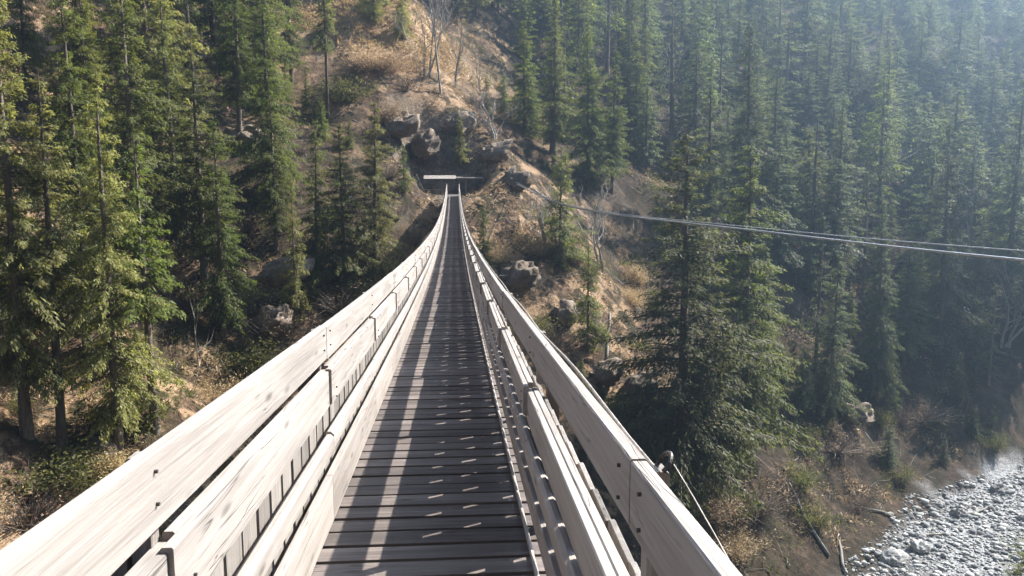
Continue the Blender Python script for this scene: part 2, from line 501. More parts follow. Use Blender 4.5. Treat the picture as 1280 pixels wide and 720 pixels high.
# wire rope clipped to the outside of the rail on one side, a loop and a slack end
mb = MB()
mb.tube([(XC + 0.565 + 0.004 * math.sin(yy * 3), yy, zd(yy) + 1.040 + 0.006 * math.sin(yy * 2.7)) for yy in np.linspace(1.55, Y1, 240)], 0.0055, 8)
bpart(mb, "hand_cable", M['cable'])
mb = MB()
mb.tube([(XC + 0.578 + 0.014 * math.sin(a), 1.58 + 0.026 * math.cos(a), zd(1.6) + 1.05 + 0.02 * math.sin(a)) for a in np.linspace(-1.5, 3.6, 18)], 0.005, 8)
bpart(mb, "cable_eye", M['iron'])
mb = MB()
mb.tube([(XC + 0.60 + 0.05 * t, 1.58 - 0.45 * t, zd(1.5) + 1.04 - 0.12 * t - 0.03 * t * t) for t in np.linspace(0, 3.0, 14)], 0.0017, 6)
bpart(mb, "guy_wire", M['cable'])

# ------------------------------------------------------------------ shelter at the far bridge head
sh = thing("bridgehead_shelter", "small low dark timber shelter over the far end of the footbridge", "shelter", (-0.15, 75.3, -0.3))
def spart(mb, name, mat, par=sh):
    o = mb.build(name, mat, par); o.matrix_parent_inverse = Matrix.Identity(4); return o
for (px, py) in ((-1.1, -0.9), (1.2, -0.9), (-1.1, 1.6), (1.2, 1.6)):
    mb = MB(); mb.box((px, py, 1.05), (0.15, 0.15, 2.1), 0.6, ch=0.01); spart(mb, "post", M['post'])
mb = MB(); mb.box((0.0, -1.0, 1.72), (5.2, 0.16, 0.16), 0.5, ch=0.01); spart(mb, "cross_beam", M['post'])
mb = MB()
for i in range(3):
    mb.box((-1.2, -1.5 + 0.2 * i, 1.74 + 0.10 * i), (2.9, 0.235, 0.03), 0.6 + 0.4 * rnd.random(), rx=0.46, ch=0.003)
roof = spart(mb, "roof", M['rail'])
mb = MB(); mb.box((1.5, -0.7, 1.80), (2.5, 1.3, 0.05), 0.1, rx=0.1, ch=0.005); spart(mb, "roof_board", M['post'], roof)
mb = MB(); mb.box((0.3, 2.0, 0.9), (3.2, 0.06, 1.9), 0.2, ch=0.004); spart(mb, "back_wall", M['post'])
mb = MB()
for i in range(9): mb.box((-2.35 + 0.15 * i, -0.95, 0.15), (0.11, 0.03, 1.1), rnd.random(), ch=0.004)
spart(mb, "picket_panel", M['picket'])
mb = MB(); mb.box((-1.75, -1.0, 0.72), (1.5, 0.06, 0.09), 0.8, ch=0.004); spart(mb, "handrail", M['rail'])

# ------------------------------------------------------------------ the two cables across the gorge
def cable(name, label, pts, r, mat):
    P = [Vector(p) for p in pts]; out = []
    for i in range(len(P) - 1):
        p0 = P[max(i - 1, 0)]; p1 = P[i]; p2 = P[i + 1]; p3 = P[min(i + 2, len(P) - 1)]
        for t in np.linspace(0, 1, 12, endpoint=False):
            out.append(0.5 * ((2 * p1) + (p2 - p0) * t + (2 * p0 - 5 * p1 + 4 * p2 - p3) * t * t + (3 * p1 - p0 - 3 * p2 + p3) * t ** 3))
    out.append(P[-1])
    mb = MB(); mb.tube([tuple(p) for p in out], r, 8)
    return tag(mb.build(name, mat, smooth=True), label, "cable", "cables across the gorge")

# ------------------------------------------------------------------ foliage and bark materials
def foliage(name, a, b, trans=0.56, tcol=None):
    m = NT(name)
    t = m.attr("tint").outputs["Fac"]
    oi = m.n("ObjectInfo").outputs["Random"]
    col = m.ramp(t, [(0.0, a), (1.0, b)])
    hsv = m.n("HueSaturation", ins={"Hue": m.math('ADD', 0.485, m.math('MULTIPLY', oi, 0.03)), "Saturation": m.math('ADD', 0.85, m.math('MULTIPLY', oi, 0.25)), "Value": m.math('ADD', 0.68, m.math('MULTIPLY', m.math('FRACT', m.math('MULTIPLY', oi, 7.3)), 0.65)), "Color": col}).outputs[0]
    d = m.bsdf(hsv, 0.6, spec=0.25)
    tr = m.n("BsdfTranslucent", ins={"Color": m.mix(1.0, hsv, tcol or (1.0, 1.0, 0.55), 'MULTIPLY')})
    mx = m.n("MixShader", ins={0: trans, 1: d.outputs[0], 2: tr.outputs[0]})
    return m.finish(mx)
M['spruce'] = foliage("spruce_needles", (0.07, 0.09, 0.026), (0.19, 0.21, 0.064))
M['yellowspruce'] = foliage("yellow_green_needles", (0.135, 0.142, 0.042), (0.31, 0.30, 0.115))
M['bluespruce'] = foliage("blue_green_needles", (0.06, 0.082, 0.046), (0.17, 0.20, 0.11))
M['drygrass'] = foliage("dry_grass_blades", (0.30, 0.21, 0.11), (0.60, 0.46, 0.27), 0.3, (1, 0.95, 0.8))
M['leafy'] = foliage("shrub_leaves", (0.055, 0.065, 0.022), (0.16, 0.15, 0.055))
M['brownleaf'] = foliage("withered_leaves", (0.13, 0.075, 0.04), (0.30, 0.19, 0.11), 0.25, (1, 0.9, 0.8))
def bark(name, a, b):
    m = NT(name)
    co = m.coord((14, 14, 2.5))
    n = m.noise(co, 1.0, 5, 0.65)
    oi = m.n("ObjectInfo").outputs["Random"]
    c = m.ramp(n, [(0.3, a), (0.7, b)])
    c = m.n("HueSaturation", ins={"Value": m.math('ADD', 0.75, m.math('MULTIPLY', oi, 0.5)), "Color": c}).outputs[0]
    return m.finish(m.bsdf(c, 0.9, m.bump(n, 0.7, 0.03), spec=0.15))
M['bark'] = bark("spruce_bark", (0.06, 0.045, 0.035), (0.19, 0.155, 0.125))
M['palebark'] = bark("pale_bark", (0.16, 0.145, 0.125), (0.42, 0.39, 0.35))
M['twig'] = bark("twig_bark", (0.10, 0.08, 0.065), (0.26, 0.22, 0.185))

def cones(P0, P1, P2, r0, sides=3):
    """many thin bent tapered limbs at once: arrays of start, middle, end points"""
    n = len(P0)
    d = P2 - P0
    u = np.cross(d, np.array([0.13, 0.07, 1.0])); u /= np.linalg.norm(u, axis=1, keepdims=True) + 1e-9
    w = np.cross(u, d); w /= np.linalg.norm(w, axis=1, keepdims=True) + 1e-9
    V = []
    for P, k in ((P0, 1.0), (P1, 0.65), (P2, 0.2)):
        for s in range(sides):
            a = 2 * math.pi * s / sides
            V.append(P + (u * math.cos(a) + w * math.sin(a)) * (r0 * k)[:, None])
    V = np.stack(V, 1).reshape(-1, 3)
    b = np.arange(n)[:, None] * (3 * sides)
    F = []
    for l in range(2):
        for s in range(sides):
            F.append(np.stack([b[:, 0] + l * sides + s, b[:, 0] + l * sides + (s + 1) % sides, b[:, 0] + (l + 1) * sides + (s + 1) % sides, b[:, 0] + (l + 1) * sides + s], 1))
    return V, np.concatenate(F)

def cards(P, D, L, W, rs, flat=0.6):
    """kite-shaped needle sprays: base P, direction D, length L, width W"""
    n = len(P)
    D = D / (np.linalg.norm(D, axis=1, keepdims=True) + 1e-9)
    up = np.stack([rs.normal(0, 1 - flat, n), rs.normal(0, 1 - flat, n), np.ones(n)], 1)
    S = np.cross(D, up); S /= np.linalg.norm(S, axis=1, keepdims=True) + 1e-9
    m = P + D * (L * rs.uniform(0.35, 0.6, n))[:, None]
    sag = np.zeros((n, 3)); sag[:, 2] = -0.12 * L
    V = np.stack([P, m + S * (W / 2)[:, None], P + D * L[:, None] + sag, m - S * (W / 2)[:, None]], 1).reshape(-1, 3)
    F = np.arange(4 * n).reshape(n, 4)
    return V, F

def trunk_tube(H, r, rs, sides=8, lean=0.01, seg=9):
    zz = np.linspace(-0.8, H, seg)
    ox = np.cumsum(rs.normal(0, lean * H / seg, seg)); oy = np.cumsum(rs.normal(0, lean * H / seg, seg))
    ox -= ox[0]; oy -= oy[0]
    V = []
    for i, z in enumerate(zz):
        rr = r * (max(1 - max(z, 0) / H, 0.0) ** 0.85) + 0.012
        if i == 0: rr *= 1.35
        for k in range(sides):
            a = 2 * math.pi * k / sides
            V.append((ox[i] + rr * math.cos(a), oy[i] + rr * math.sin(a), z))
    F = [(i * sides + k, i * sides + (k + 1) % sides, (i + 1) * sides + (k + 1) % sides, (i + 1) * sides + k) for i in range(seg - 1) for k in range(sides)]
    return np.array(V), np.array(F), (lambda z: np.interp(z, zz, ox)), (lambda z: np.interp(z, zz, oy))

def spruce_proto(seed, H=16.0, base=0.12, rad=2.3, whorl=0.36, nbr=7, twigs=20, droop=0.45, shape=0.8, gap=0.12, csize=1.0):
    """one conifer: returns (trunk mesh object, crown mesh object) modelled at the origin"""
    rs = np.random.RandomState(seed)
    TV, TF, ox, oy = trunk_tube(H, 0.0125 * H, rs)
    zs = np.arange(base * H, H * 0.985, whorl); zs = zs + rs.uniform(-0.12, 0.12, len(zs))
    rel = (zs - base * H) / (H * (1 - base))
    prof = np.clip((1 - rel), 0, 1) ** shape * np.minimum(1, 0.55 + rel * 4) * rad + 0.10
    lump = 1 + 0.28 * np.sin(zs * 1.7 + rs.uniform(0, 6)) * rs.uniform(0.3, 1, len(zs))
    nb = np.maximum(4, (nbr * (0.65 + 0.5 * (1 - rel))).astype(int))
    Bz = np.repeat(zs, nb) + rs.uniform(-0.16, 0.16, nb.sum())
    Br = np.repeat(rel, nb)
    BL = np.repeat(prof * lump, nb) * rs.uniform(0.55, 1.15, nb.sum())
    Ba = rs.uniform(0, 2 * math.pi, nb.sum())
    keep = rs.rand(nb.sum()) > gap
    # ragged sides: whole azimuth sectors thinner at some heights
    sec = np.sin(Ba * 2 + Bz * 0.9 + rs.uniform(0, 6)) * np.sin(Ba * 3 - Bz * 0.55)
    BL *= 1 + 0.28 * sec
    Bz, Br, BL, Ba = Bz[keep], Br[keep], BL[keep], Ba[keep]
    n = len(Bz)
    rd = np.stack([np.cos(Ba), np.sin(Ba), np.zeros(n)], 1)
    tg = np.stack([-np.sin(Ba), np.cos(Ba), np.zeros(n)], 1)
    up0 = 0.45 * Br - 0.05 + rs.normal(0, 0.06, n)            # top limbs rise, low limbs hang
    dr = droop * (1.15 - 0.7 * Br)
    org = np.stack([ox(Bz), oy(Bz), Bz], 1)
    def pos(b, t):
        p = org[b] + rd[b] * (BL[b] * t)[:, None]
        p[:, 2] += BL[b] * (up0[b] * t - dr[b] * t * t + 0.18 * t ** 4)
        return p
    ar = np.arange(n)
    LV, LF = cones(pos(ar, np.zeros(n)), pos(ar, np.full(n, 0.5)), pos(ar, np.full(n, 0.95)), 0.008 + 0.011 * BL)
    # dead twigs below the crown
    nd = int(14 + base * H * 5)
    dz = rs.uniform(0.05 * H, (base + 0.12) * H, nd); da = rs.uniform(0, 6.28, nd); dl = rs.uniform(0.4, 1.0, nd) * rad * 0.55
    d0 = np.stack([ox(dz), oy(dz), dz], 1); dd = np.stack([np.cos(da), np.sin(da), -0.25 + 0 * da], 1)
    DV, DF = cones(d0, d0 + dd * (dl * 0.5)[:, None], d0 + dd * dl[:, None] + np.stack([0 * da, 0 * da, -0.1 * dl], 1), np.full(nd, 0.016))
    V = np.concatenate([TV, LV, DV]); F = np.concatenate([TF, LF + len(TV), DF + len(TV) + len(LV)])
    trunk = mesh_np("trunk", V, F, M['bark'], True)
    # needle sprays
    nt = np.maximum(6, (2.5 * twigs * (0.35 + BL / rad)).astype(int))
    b = np.repeat(ar, nt); m = len(b)
    t = rs.uniform(0.10, 1.0, m) ** 0.8
    sd = rs.choice([-1, 1], m)
    ang = rs.uniform(0.35, 1.1, m)
    D = rd[b] * np.cos(ang)[:, None] + tg[b] * (sd * np.sin(ang))[:, None]
    D[:, 2] += up0[b] - 2 * dr[b] * t * 0.7 - 0.15 + rs.normal(0, 0.22, m)
    hang = rs.rand(m) < 0.28
    D[hang, 2] -= 0.9
    L = (0.13 + 0.18 * BL[b] / rad * (1.15 - t)) * rs.uniform(0.7, 1.35, m) * csize
    W = L * rs.uniform(0.22, 0.40, m)
    P = pos(b, t) + (rd[b] * 0.0) + rs.normal(0, 1, (m, 3)) * (0.05 + 0.05 * BL[b] * (1.1 - t))[:, None]
    CV, CF = cards(P, D, L, W, rs)
    tint = np.clip(0.25 + 0.5 * t + rs.normal(0, 0.2, m), 0, 1)
    crown = mesh_np("crown", CV, CF, M['spruce'], False, attrs={"tint": np.repeat(tint, 4)})
    return trunk, crown

def bare_proto(seed, H=9.0, spread=0.32, stems=1, mat='palebark', depth=4):
    """leafless broadleaf tree: trunk and a crown of thin branches"""
    rs = random.Random(seed)
    tb = MB(); cb = MB()
    def grow(p, d, L, r, lv, tgt):
        pts = [p]; q = p.copy(); dd = d.copy()
        for _ in range(3):
            dd = (dd + Vector((rs.gauss(0, 0.12), rs.gauss(0, 0.12), 0.06))).normalized()
            q = q + dd * L / 3; pts.append(q.copy())
        tgt.tube(pts, [r, r * 0.85, r * 0.7, r * 0.5 if lv > 0 else 0.004], 5 if lv > 2 else 3, rs.random())
        if lv == 0: return
        for k in range(rs.randint(3, 4)):
            i = rs.choice([1, 2, 3]) if k else 3
            nd = (dd + Vector((rs.gauss(0, spread), rs.gauss(0, spread), rs.uniform(0.0, 0.35)))).normalized() if k == 0 else (dd * 0.6 + Vector((rs.gauss(0, 0.6), rs.gauss(0, 0.6), rs.uniform(0.1, 0.6)))).normalized()
            grow(pts[i], nd, L * rs.uniform(0.5, 0.75), r * 0.5, lv - 1, cb)
    for s in range(stems):
        d0 = Vector((rs.gauss(0, 0.12 if stems > 1 else 0.04), rs.gauss(0, 0.12 if stems > 1 else 0.04), 1)).normalized()
        grow(Vector((rs.gauss(0, 0.15) * (stems > 1), rs.gauss(0, 0.15) * (stems > 1), -0.4)), d0, H * 0.42, 0.011 * H, depth, tb)
    return tb.build("trunk", M[mat]), cb.build("crown", M[mat])

def shrub_proto(seed, H=1.4, leaf='leafy', nst=26, nlv=650, lsz=0.12):
    """many-stemmed bush: stems and foliage"""
    rs = np.random.RandomState(seed)
    a = rs.uniform(0, 6.28, nst); el = rs.uniform(0.5, 1.45, nst); Ls = rs.uniform(0.6, 1.1, nst) * H
    d = np.stack([np.cos(a) * np.cos(el), np.sin(a) * np.cos(el), np.sin(el)], 1)
    p0 = np.stack([np.cos(a) * 0.12, np.sin(a) * 0.12, np.full(nst, -0.25)], 1)
    p1 = p0 + d * (Ls * 0.55)[:, None]; p2 = p0 + d * Ls[:, None] + rs.normal(0, 0.12 * H, (nst, 3))
    SV, SF = cones(p0, p1, p2, np.full(nst, 0.005 + 0.004 * H))
    st = mesh_np("stem", SV, SF, M['twig'], True)
    k = rs.randint(0, nst, nlv); t = rs.uniform(0.25, 1.05, nlv)
    P = np.where((t < 0.55)[:, None], p0[k] + (p1[k] - p0[k]) * (t / 0.55)[:, None], p1[k] + (p2[k] - p1[k]) * ((t - 0.55) / 0.45)[:, None])
    P = P + rs.normal(0, 0.09 * H, (nlv, 3))
    D = rs.normal(0, 1, (nlv, 3)) + np.array([0, 0, 0.5])
    L = rs.uniform(0.7, 1.4, nlv) * lsz * 1.6; 
    V, F = cards(P, D, L, L * (rs.uniform(0.12, 0.22, nlv) if leaf == 'drygrass' else rs.uniform(0.3, 0.55, nlv)), rs, 0.1)
    cr = mesh_np("foliage", V, F, M[leaf], False, attrs={"tint": np.repeat(rs.rand(nlv), 4)})
    return st, cr

PROTO_OBJS = []
def keep(pair):
    for o in pair: PROTO_OBJS.append(o)
    return pair
PROTO = {
    'full':   [keep(spruce_proto(1, 16, 0.04, 3.5, twigs=46, nbr=9, gap=0.08)), keep(spruce_proto(2, 16, 0.05, 3.1, twigs=44, nbr=9, droop=0.55, gap=0.1))],
    'tall':   [keep(spruce_proto(3, 18, 0.14, 2.8, twigs=38, nbr=8)), keep(spruce_proto(4, 18, 0.22, 2.5, twigs=36, nbr=8, gap=0.18)), keep(spruce_proto(5, 18, 0.09, 3.0, twigs=38, nbr=8, droop=0.6))],
    'thin':   [keep(spruce_proto(6, 14, 0.34, 1.9, twigs=26, gap=0.25)), keep(spruce_proto(7, 14, 0.42, 1.6, twigs=24, gap=0.3))],
    'small':  [keep(spruce_proto(8, 6, 0.03, 1.6, whorl=0.2, twigs=28, csize=0.7, gap=0.06)), keep(spruce_proto(9, 6, 0.05, 1.25, whorl=0.24, twigs=24, csize=0.7, gap=0.22))],
    'far':    [keep(spruce_proto(10, 16, 0.06, 3.0, whorl=0.45, nbr=7, twigs=22, csize=1.35)), keep(spruce_proto(12, 16, 0.14, 2.6, whorl=0.45, nbr=7, twigs=20, csize=1.35, droop=0.6)), keep(spruce_proto(13, 16, 0.10, 2.2, whorl=0.45, nbr=7, twigs=20, csize=1.3, shape=0.65))],
    'bare':   [keep(bare_proto(1)), keep(bare_proto(2, stems=3)), keep(bare_proto(3, spread=0.2))],
    'snag':   [keep(bare_proto(5, H=8, depth=2, spread=0.1)), keep(bare_proto(6, H=8, depth=2, spread=0.15))],
    'gaunt':  [keep(spruce_proto(21, 15, 0.10, 1.7, whorl=0.5, nbr=6, twigs=9, gap=0.35, shape=0.6)), keep(spruce_proto(22, 15, 0.3, 2.2, whorl=0.6, nbr=5, twigs=12, gap=0.35, shape=0.5))],
    'dry':    [keep(shrub_proto(1, 1.3, 'drygrass', 60, 5200, 0.07)), keep(shrub_proto(2, 1.3, 'drygrass', 60, 5000, 0.07))],
    'bush':   [keep(shrub_proto(3, 1.5, 'leafy', 30, 1900, 0.07)), keep(shrub_proto(4, 1.5, 'leafy', 34, 2200, 0.065))],
    'brown':  [keep(shrub_proto(5, 1.5, 'brownleaf', 130, 900, 0.035)), keep(shrub_proto(6, 1.5, 'brownleaf', 150, 700, 0.035))],
}
PH = {'full': 16, 'tall': 18, 'thin': 14, 'small': 6, 'far': 16, 'bare': 9, 'snag': 8, 'gaunt': 15, 'dry': 1.3, 'bush': 1.5, 'brown': 1.5}
USED = set()
prnd = random.Random(77)
def plant(name, kind, x, y, h, label, cat, group=None, mat=None, var=None, fat=1.0, lean=0.015):
    ps = PROTO[kind]; p = ps[(prnd.randrange(len(ps)) if var is None else var % len(ps))]
    z = float(ground_z(np.array([x]), np.array([y]))[0])
    t = thing(name, label, cat, (x, y, z - 0.05), prnd.uniform(0, 6.28), group)
    t.rotation_euler = (prnd.gauss(0, lean), prnd.gauss(0, lean), prnd.uniform(0, 6.28))
    s = h / PH[kind]
    t.scale = (s * fat, s * fat, s)
    for src in p:
        if src.name not in USED:
            USED.add(src.name); c = src
        else:
            c = src.copy(); COL.objects.link(c)
        c.parent = t
        if mat and src in (p[1],):
            c.material_slots[0].link = 'OBJECT'; c.material_slots[0].material = M[mat]
    return t
HEROES = [
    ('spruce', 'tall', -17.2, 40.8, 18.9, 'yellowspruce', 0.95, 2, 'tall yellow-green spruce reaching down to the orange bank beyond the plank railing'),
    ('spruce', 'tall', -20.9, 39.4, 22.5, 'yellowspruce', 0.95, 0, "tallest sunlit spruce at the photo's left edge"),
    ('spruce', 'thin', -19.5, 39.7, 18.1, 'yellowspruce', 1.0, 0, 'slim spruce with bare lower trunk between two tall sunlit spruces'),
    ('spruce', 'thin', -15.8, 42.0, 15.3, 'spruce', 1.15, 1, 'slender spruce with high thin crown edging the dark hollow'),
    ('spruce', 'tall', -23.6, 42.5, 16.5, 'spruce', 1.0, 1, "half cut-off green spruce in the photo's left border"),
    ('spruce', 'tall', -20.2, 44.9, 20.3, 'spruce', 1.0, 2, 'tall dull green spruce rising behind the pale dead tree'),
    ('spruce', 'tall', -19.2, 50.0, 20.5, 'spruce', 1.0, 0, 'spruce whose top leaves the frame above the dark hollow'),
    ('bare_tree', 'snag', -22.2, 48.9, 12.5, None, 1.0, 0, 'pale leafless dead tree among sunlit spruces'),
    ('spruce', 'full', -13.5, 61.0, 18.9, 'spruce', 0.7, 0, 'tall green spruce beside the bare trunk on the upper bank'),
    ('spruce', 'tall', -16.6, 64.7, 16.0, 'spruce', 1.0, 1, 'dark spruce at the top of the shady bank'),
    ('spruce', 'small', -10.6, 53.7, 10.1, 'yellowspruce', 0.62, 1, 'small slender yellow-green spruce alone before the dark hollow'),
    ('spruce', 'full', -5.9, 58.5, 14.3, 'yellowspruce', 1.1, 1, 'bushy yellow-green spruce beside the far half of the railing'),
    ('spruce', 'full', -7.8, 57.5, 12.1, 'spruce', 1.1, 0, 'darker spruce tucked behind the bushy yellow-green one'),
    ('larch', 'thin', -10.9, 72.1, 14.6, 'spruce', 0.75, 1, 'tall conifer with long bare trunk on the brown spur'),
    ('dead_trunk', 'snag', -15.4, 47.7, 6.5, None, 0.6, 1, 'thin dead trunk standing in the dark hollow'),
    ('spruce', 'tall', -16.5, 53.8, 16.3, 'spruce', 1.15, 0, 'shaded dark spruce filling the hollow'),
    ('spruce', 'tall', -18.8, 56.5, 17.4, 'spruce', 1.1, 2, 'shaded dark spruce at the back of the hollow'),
    ('bare_tree', 'bare', -1.2, 80.7, 13.3, None, 1.0, 0, 'leafless pale tree at the edge of the brown spur'),
    ('bare_tree', 'bare', 0.2, 83.7, 11.7, None, 1.0, 2, 'leafless tree leaning over the gully beside the brown spur'),
    ('bare_tree', 'bare', -2.8, 82.3, 11.0, None, 1.0, 1, "many-stemmed leafless tree on the spur's crest"),
    ('spruce', 'full', -8.1, 86.7, 11.0, 'yellowspruce', 0.9, 0, 'bright green spruce on the crest of the brown spur'),
    ('spruce', 'full', -5.3, 86.6, 8.6, 'yellowspruce', 0.8, 1, 'second bright green spruce down the crest, beside leafless trees'),
    ('spruce', 'small', 0.6, 77.1, 4.6, 'yellowspruce', 0.8, 0, 'tiny green spruce on the bank just above the bridgehead shelter'),
    ('spruce', 'small', 9.0, 68.4, 9.9, 'spruce', 1.0, 0, 'short spruce on the rocky bank where the cables start'),
    ('spruce', 'tall', 10.4, 84.9, 18.8, 'spruce', 0.9, 1, "dark spruce with thin trunk above the bridgehead's uphill path"),
    ('spruce', 'full', 14.5, 87.5, 17.3, 'spruce', 0.9, 0, 'broad dark spruce above the start of the cables'),
    ('spruce', 'tall', 17.4, 88.9, 15.5, 'spruce', 1.0, 0, 'dark narrow spruce beside the broad one above the cables'),
    ('spruce', 'full', 17.1, 58.2, 27.4, 'spruce', 1.3, 0, 'largest spruce, deep green, standing in front of the two cables'),
    ('spruce', 'full', 24.2, 64.2, 25.4, 'spruce', 1.2, 1, "second largest spruce, touching the largest one's right side"),
    ('spruce', 'tall', 33.5, 89.7, 27.1, 'bluespruce', 1.1, 2, 'tall blue-green spruce rising behind the largest pair'),
    ('spruce', 'tall', 29.5, 92.1, 20.9, 'bluespruce', 1.0, 0, 'blue-green spruce showing its top between the largest pair'),
    ('spruce', 'small', 33.7, 74.2, 6.4, 'bluespruce', 1.0, 0, 'small neat spruce alone on the dark gorge side'),
    ('spruce', 'full', 45.5, 81.9, 21.6, 'bluespruce', 0.75, 1, 'pale-topped spruce crossed by the cables'),
    ('spruce', 'tall', 57.8, 90.5, 26.3, 'bluespruce', 1.0, 2, "ragged spruce above the cables near the frame's right side"),
    ('spruce', 'tall', 47.0, 95.8, 20.3, 'bluespruce', 1.1, 0, 'dark bluish spruce right of the tall pair, above the cables'),
    ('spruce', 'small', 56.8, 84.7, 6.5, 'bluespruce', 0.8, 1, 'small spruce in deep shade above the gravel bank'),
    ('spruce', 'small', 10.5, 62.5, 8.7, 'spruce', 0.95, 1, 'small green spruce on the rocky bank under the cables'),
    ('spruce', 'small', 2.3, 65.5, 4.9, 'spruce', 0.8, 0, 'small dark spruce beside the railing near the shelter'),
    ('spruce', 'tall', 69.8, 96.4, 30.8, 'bluespruce', 1.0, 1, "tall hazy spruce by the photo's right edge"),
    ('bush', 'dry', 19.7, 57.9, 2.6, None, 1.5, 0, 'golden dry bush below the largest spruce'),
    ('bush', 'dry', 20.5, 55.8, 2.6, None, 1.2, 1, 'lower dry tan bush above the dark ravine'),
    ('bush', 'bush', 11.3, 59.1, 2.6, None, 1.3, 0, 'green bush on the rock ledge under the small spruce'),
    ('bush', 'bush', 14.4, 59.0, 2.6, None, 1.3, 1, 'green bush between rail and largest spruce'),
    ('bush', 'brown', 7.6, 62.1, 2.6, None, 1.2, 0, 'brown twiggy bush beside the far railing'),
    ('bush', 'bush', 5.7, 61.9, 2.2, None, 1.2, 1, 'bright low bush touching the far railing'),
    ('bush', 'brown', 23.8, 59.6, 2.6, None, 1.6, 0, 'grey-brown leafless bush right of the golden dry bush'),
    ('bush', 'brown', 21.9, 63.2, 2.6, None, 1.4, 1, "leafless bush between the largest pair's feet"),
    ('bush', 'brown', 15.2, 58.1, 2.6, None, 1.4, 0, 'dull twiggy bush at the foot of the largest spruce'),
    ('bare_tree', 'bare', 7.8, 69.8, 5.2, None, 1.4, 1, 'leafless shrubby tree by the cable anchor'),
    ('bare_tree', 'bare', 13.6, 74.6, 8.6, None, 1.4, 1, 'tangled leafless tree behind the short spruce'),
    ('bush', 'bush', -13.3, 50.4, 2.6, None, 1.3, 0, 'green bush on the rocks left of the slender small spruce'),
    ('bush', 'brown', -11.8, 52.9, 2.6, None, 1.4, 1, 'rust-brown bush on the sunlit rocks'),
    ('bush', 'brown', -8.1, 56.2, 2.6, None, 1.6, 0, 'pale twiggy bush at the foot of the bushy yellow-green spruce'),
    ('bush', 'brown', -4.9, 61.8, 2.6, None, 1.6, 1, 'drooping twiggy bush between yellow-green spruce and railing'),
    ('bush', 'bush', -19.1, 37.4, 2.3, None, 1.5, 1, 'green bush on the orange leaf-covered bank'),
    ('bush', 'bush', -16.6, 42.0, 2.2, None, 1.3, 0, "small green bush at the tall spruce's foot"),
    ('bush', 'dry', -17.1, 39.6, 1.4, None, 1.4, 0, "tuft of dry orange grass by the railing's edge"),
    ('bush', 'brown', -19.4, 35.7, 2.6, None, 1.4, 0, "twiggy brown bush low in the photo's left corner"),
    ('bush', 'dry', -7.4, 79.7, 2.6, None, 2.0, 1, 'golden grass tussock on the brown spur'),
    ('bush', 'bush', -9.8, 74.6, 2.6, None, 1.5, 0, 'low green bush on the brown spur'),
    ('bare_tree', 'bare', 4.1, 79.3, 6.4, None, 1.4, 1, 'low leafless thicket tree in the gully above the shelter'),
    ('bare_tree', 'bare', 2.9, 90.8, 6.8, None, 1.3, 2, 'upper leafless thicket tree in the gully'),
    ('bush', 'brown', 36.7, 72.8, 2.6, None, 1.8, 0, 'brown bush on the eroded edge over the gravel'),
    ('bush', 'brown', 51.0, 82.4, 2.6, None, 1.8, 1, 'brown bush in shade left of the small shaded spruce'),
    ('spruce', 'full', -9.9, 57.6, 10.9, 'spruce', 0.9, 1, 'dark spruce between the slender small spruce and the bushy yellow-green one'),
    ('spruce', 'tall', -12.8, 58.6, 11.2, 'spruce', 1.1, 0, 'shaded spruce above the slender small spruce'),
    ('spruce', 'tall', -14.8, 51.7, 13.6, 'spruce', 1.1, 2, 'shaded spruce low in the hollow beside the thin dead trunk'),
]
ROCKS = [
    (11.0, 61.2, 1.3, 'sunlit orange rock ledge below the small green spruce'),
    (14.3, 63.2, 1.6, 'tan rock shelf beside the railing, the longest of the ledges'),
    (5.3, 66.0, 1.8, 'pale rocky outcrop touching the railing below the shelter'),
    (3.8, 62.2, 1.0, 'brown rock half hidden by the railing'),
    (9.1, 64.1, 1.2, 'grey-brown rock under the short spruce'),
    (-11.9, 53.2, 1.3, 'pinkish rock under the rust-brown bush'),
    (-13.1, 55.7, 1.5, 'pale rock in shade beside the slender small spruce'),
    (-14.8, 66.4, 2.0, 'sunlit rock face on the upper bank beside dark trees'),
    (21.0, 60.4, 1.2, 'tan rock behind the golden dry bush'),
    (39.6, 77.2, 1.4, 'rock on the eroded edge above the ravine'),
    (-23.3, 73.4, 2.0, 'pale log-like rock ledge high in the shady bank'),
    (-17.7, 40.2, 0.9, "orange-brown rock at the tall spruce's foot"),
    (-3.7, 76.4, 1.6, "brown ledge just above the shelter, nearest its roof's left end"),
    (-0.6, 78.0, 1.8, 'broken dark ledge on the steep face above the shelter'),
    (2.6, 77.3, 1.5, "brown ledge to the shelter's upper right"),
    (-5.6, 74.2, 1.6, 'sunlit tan ledge at the foot of the brown spur'),
    (5.2, 74.1, 1.3, 'rock below the uphill path beside the cable anchor'),
    (16.8, 62.3, 1.3, "dark rock between rail and largest spruce's foot"),
]
BOULDERS = [
    (46.8, 69.5, 0.9, 'large grey boulder in the middle of the gravel'),
    (53.9, 74.1, 0.8, "grey boulder near the gravel's upper rim"),
    (39.1, 61.9, 0.7, 'pale boulder where scree meets gravel'),
    (51.9, 67.3, 0.6, "pale boulder cut by the photo's right edge"),
    (35.0, 60.8, 0.8, 'bleached boulder on the scree low in the photo'),
]
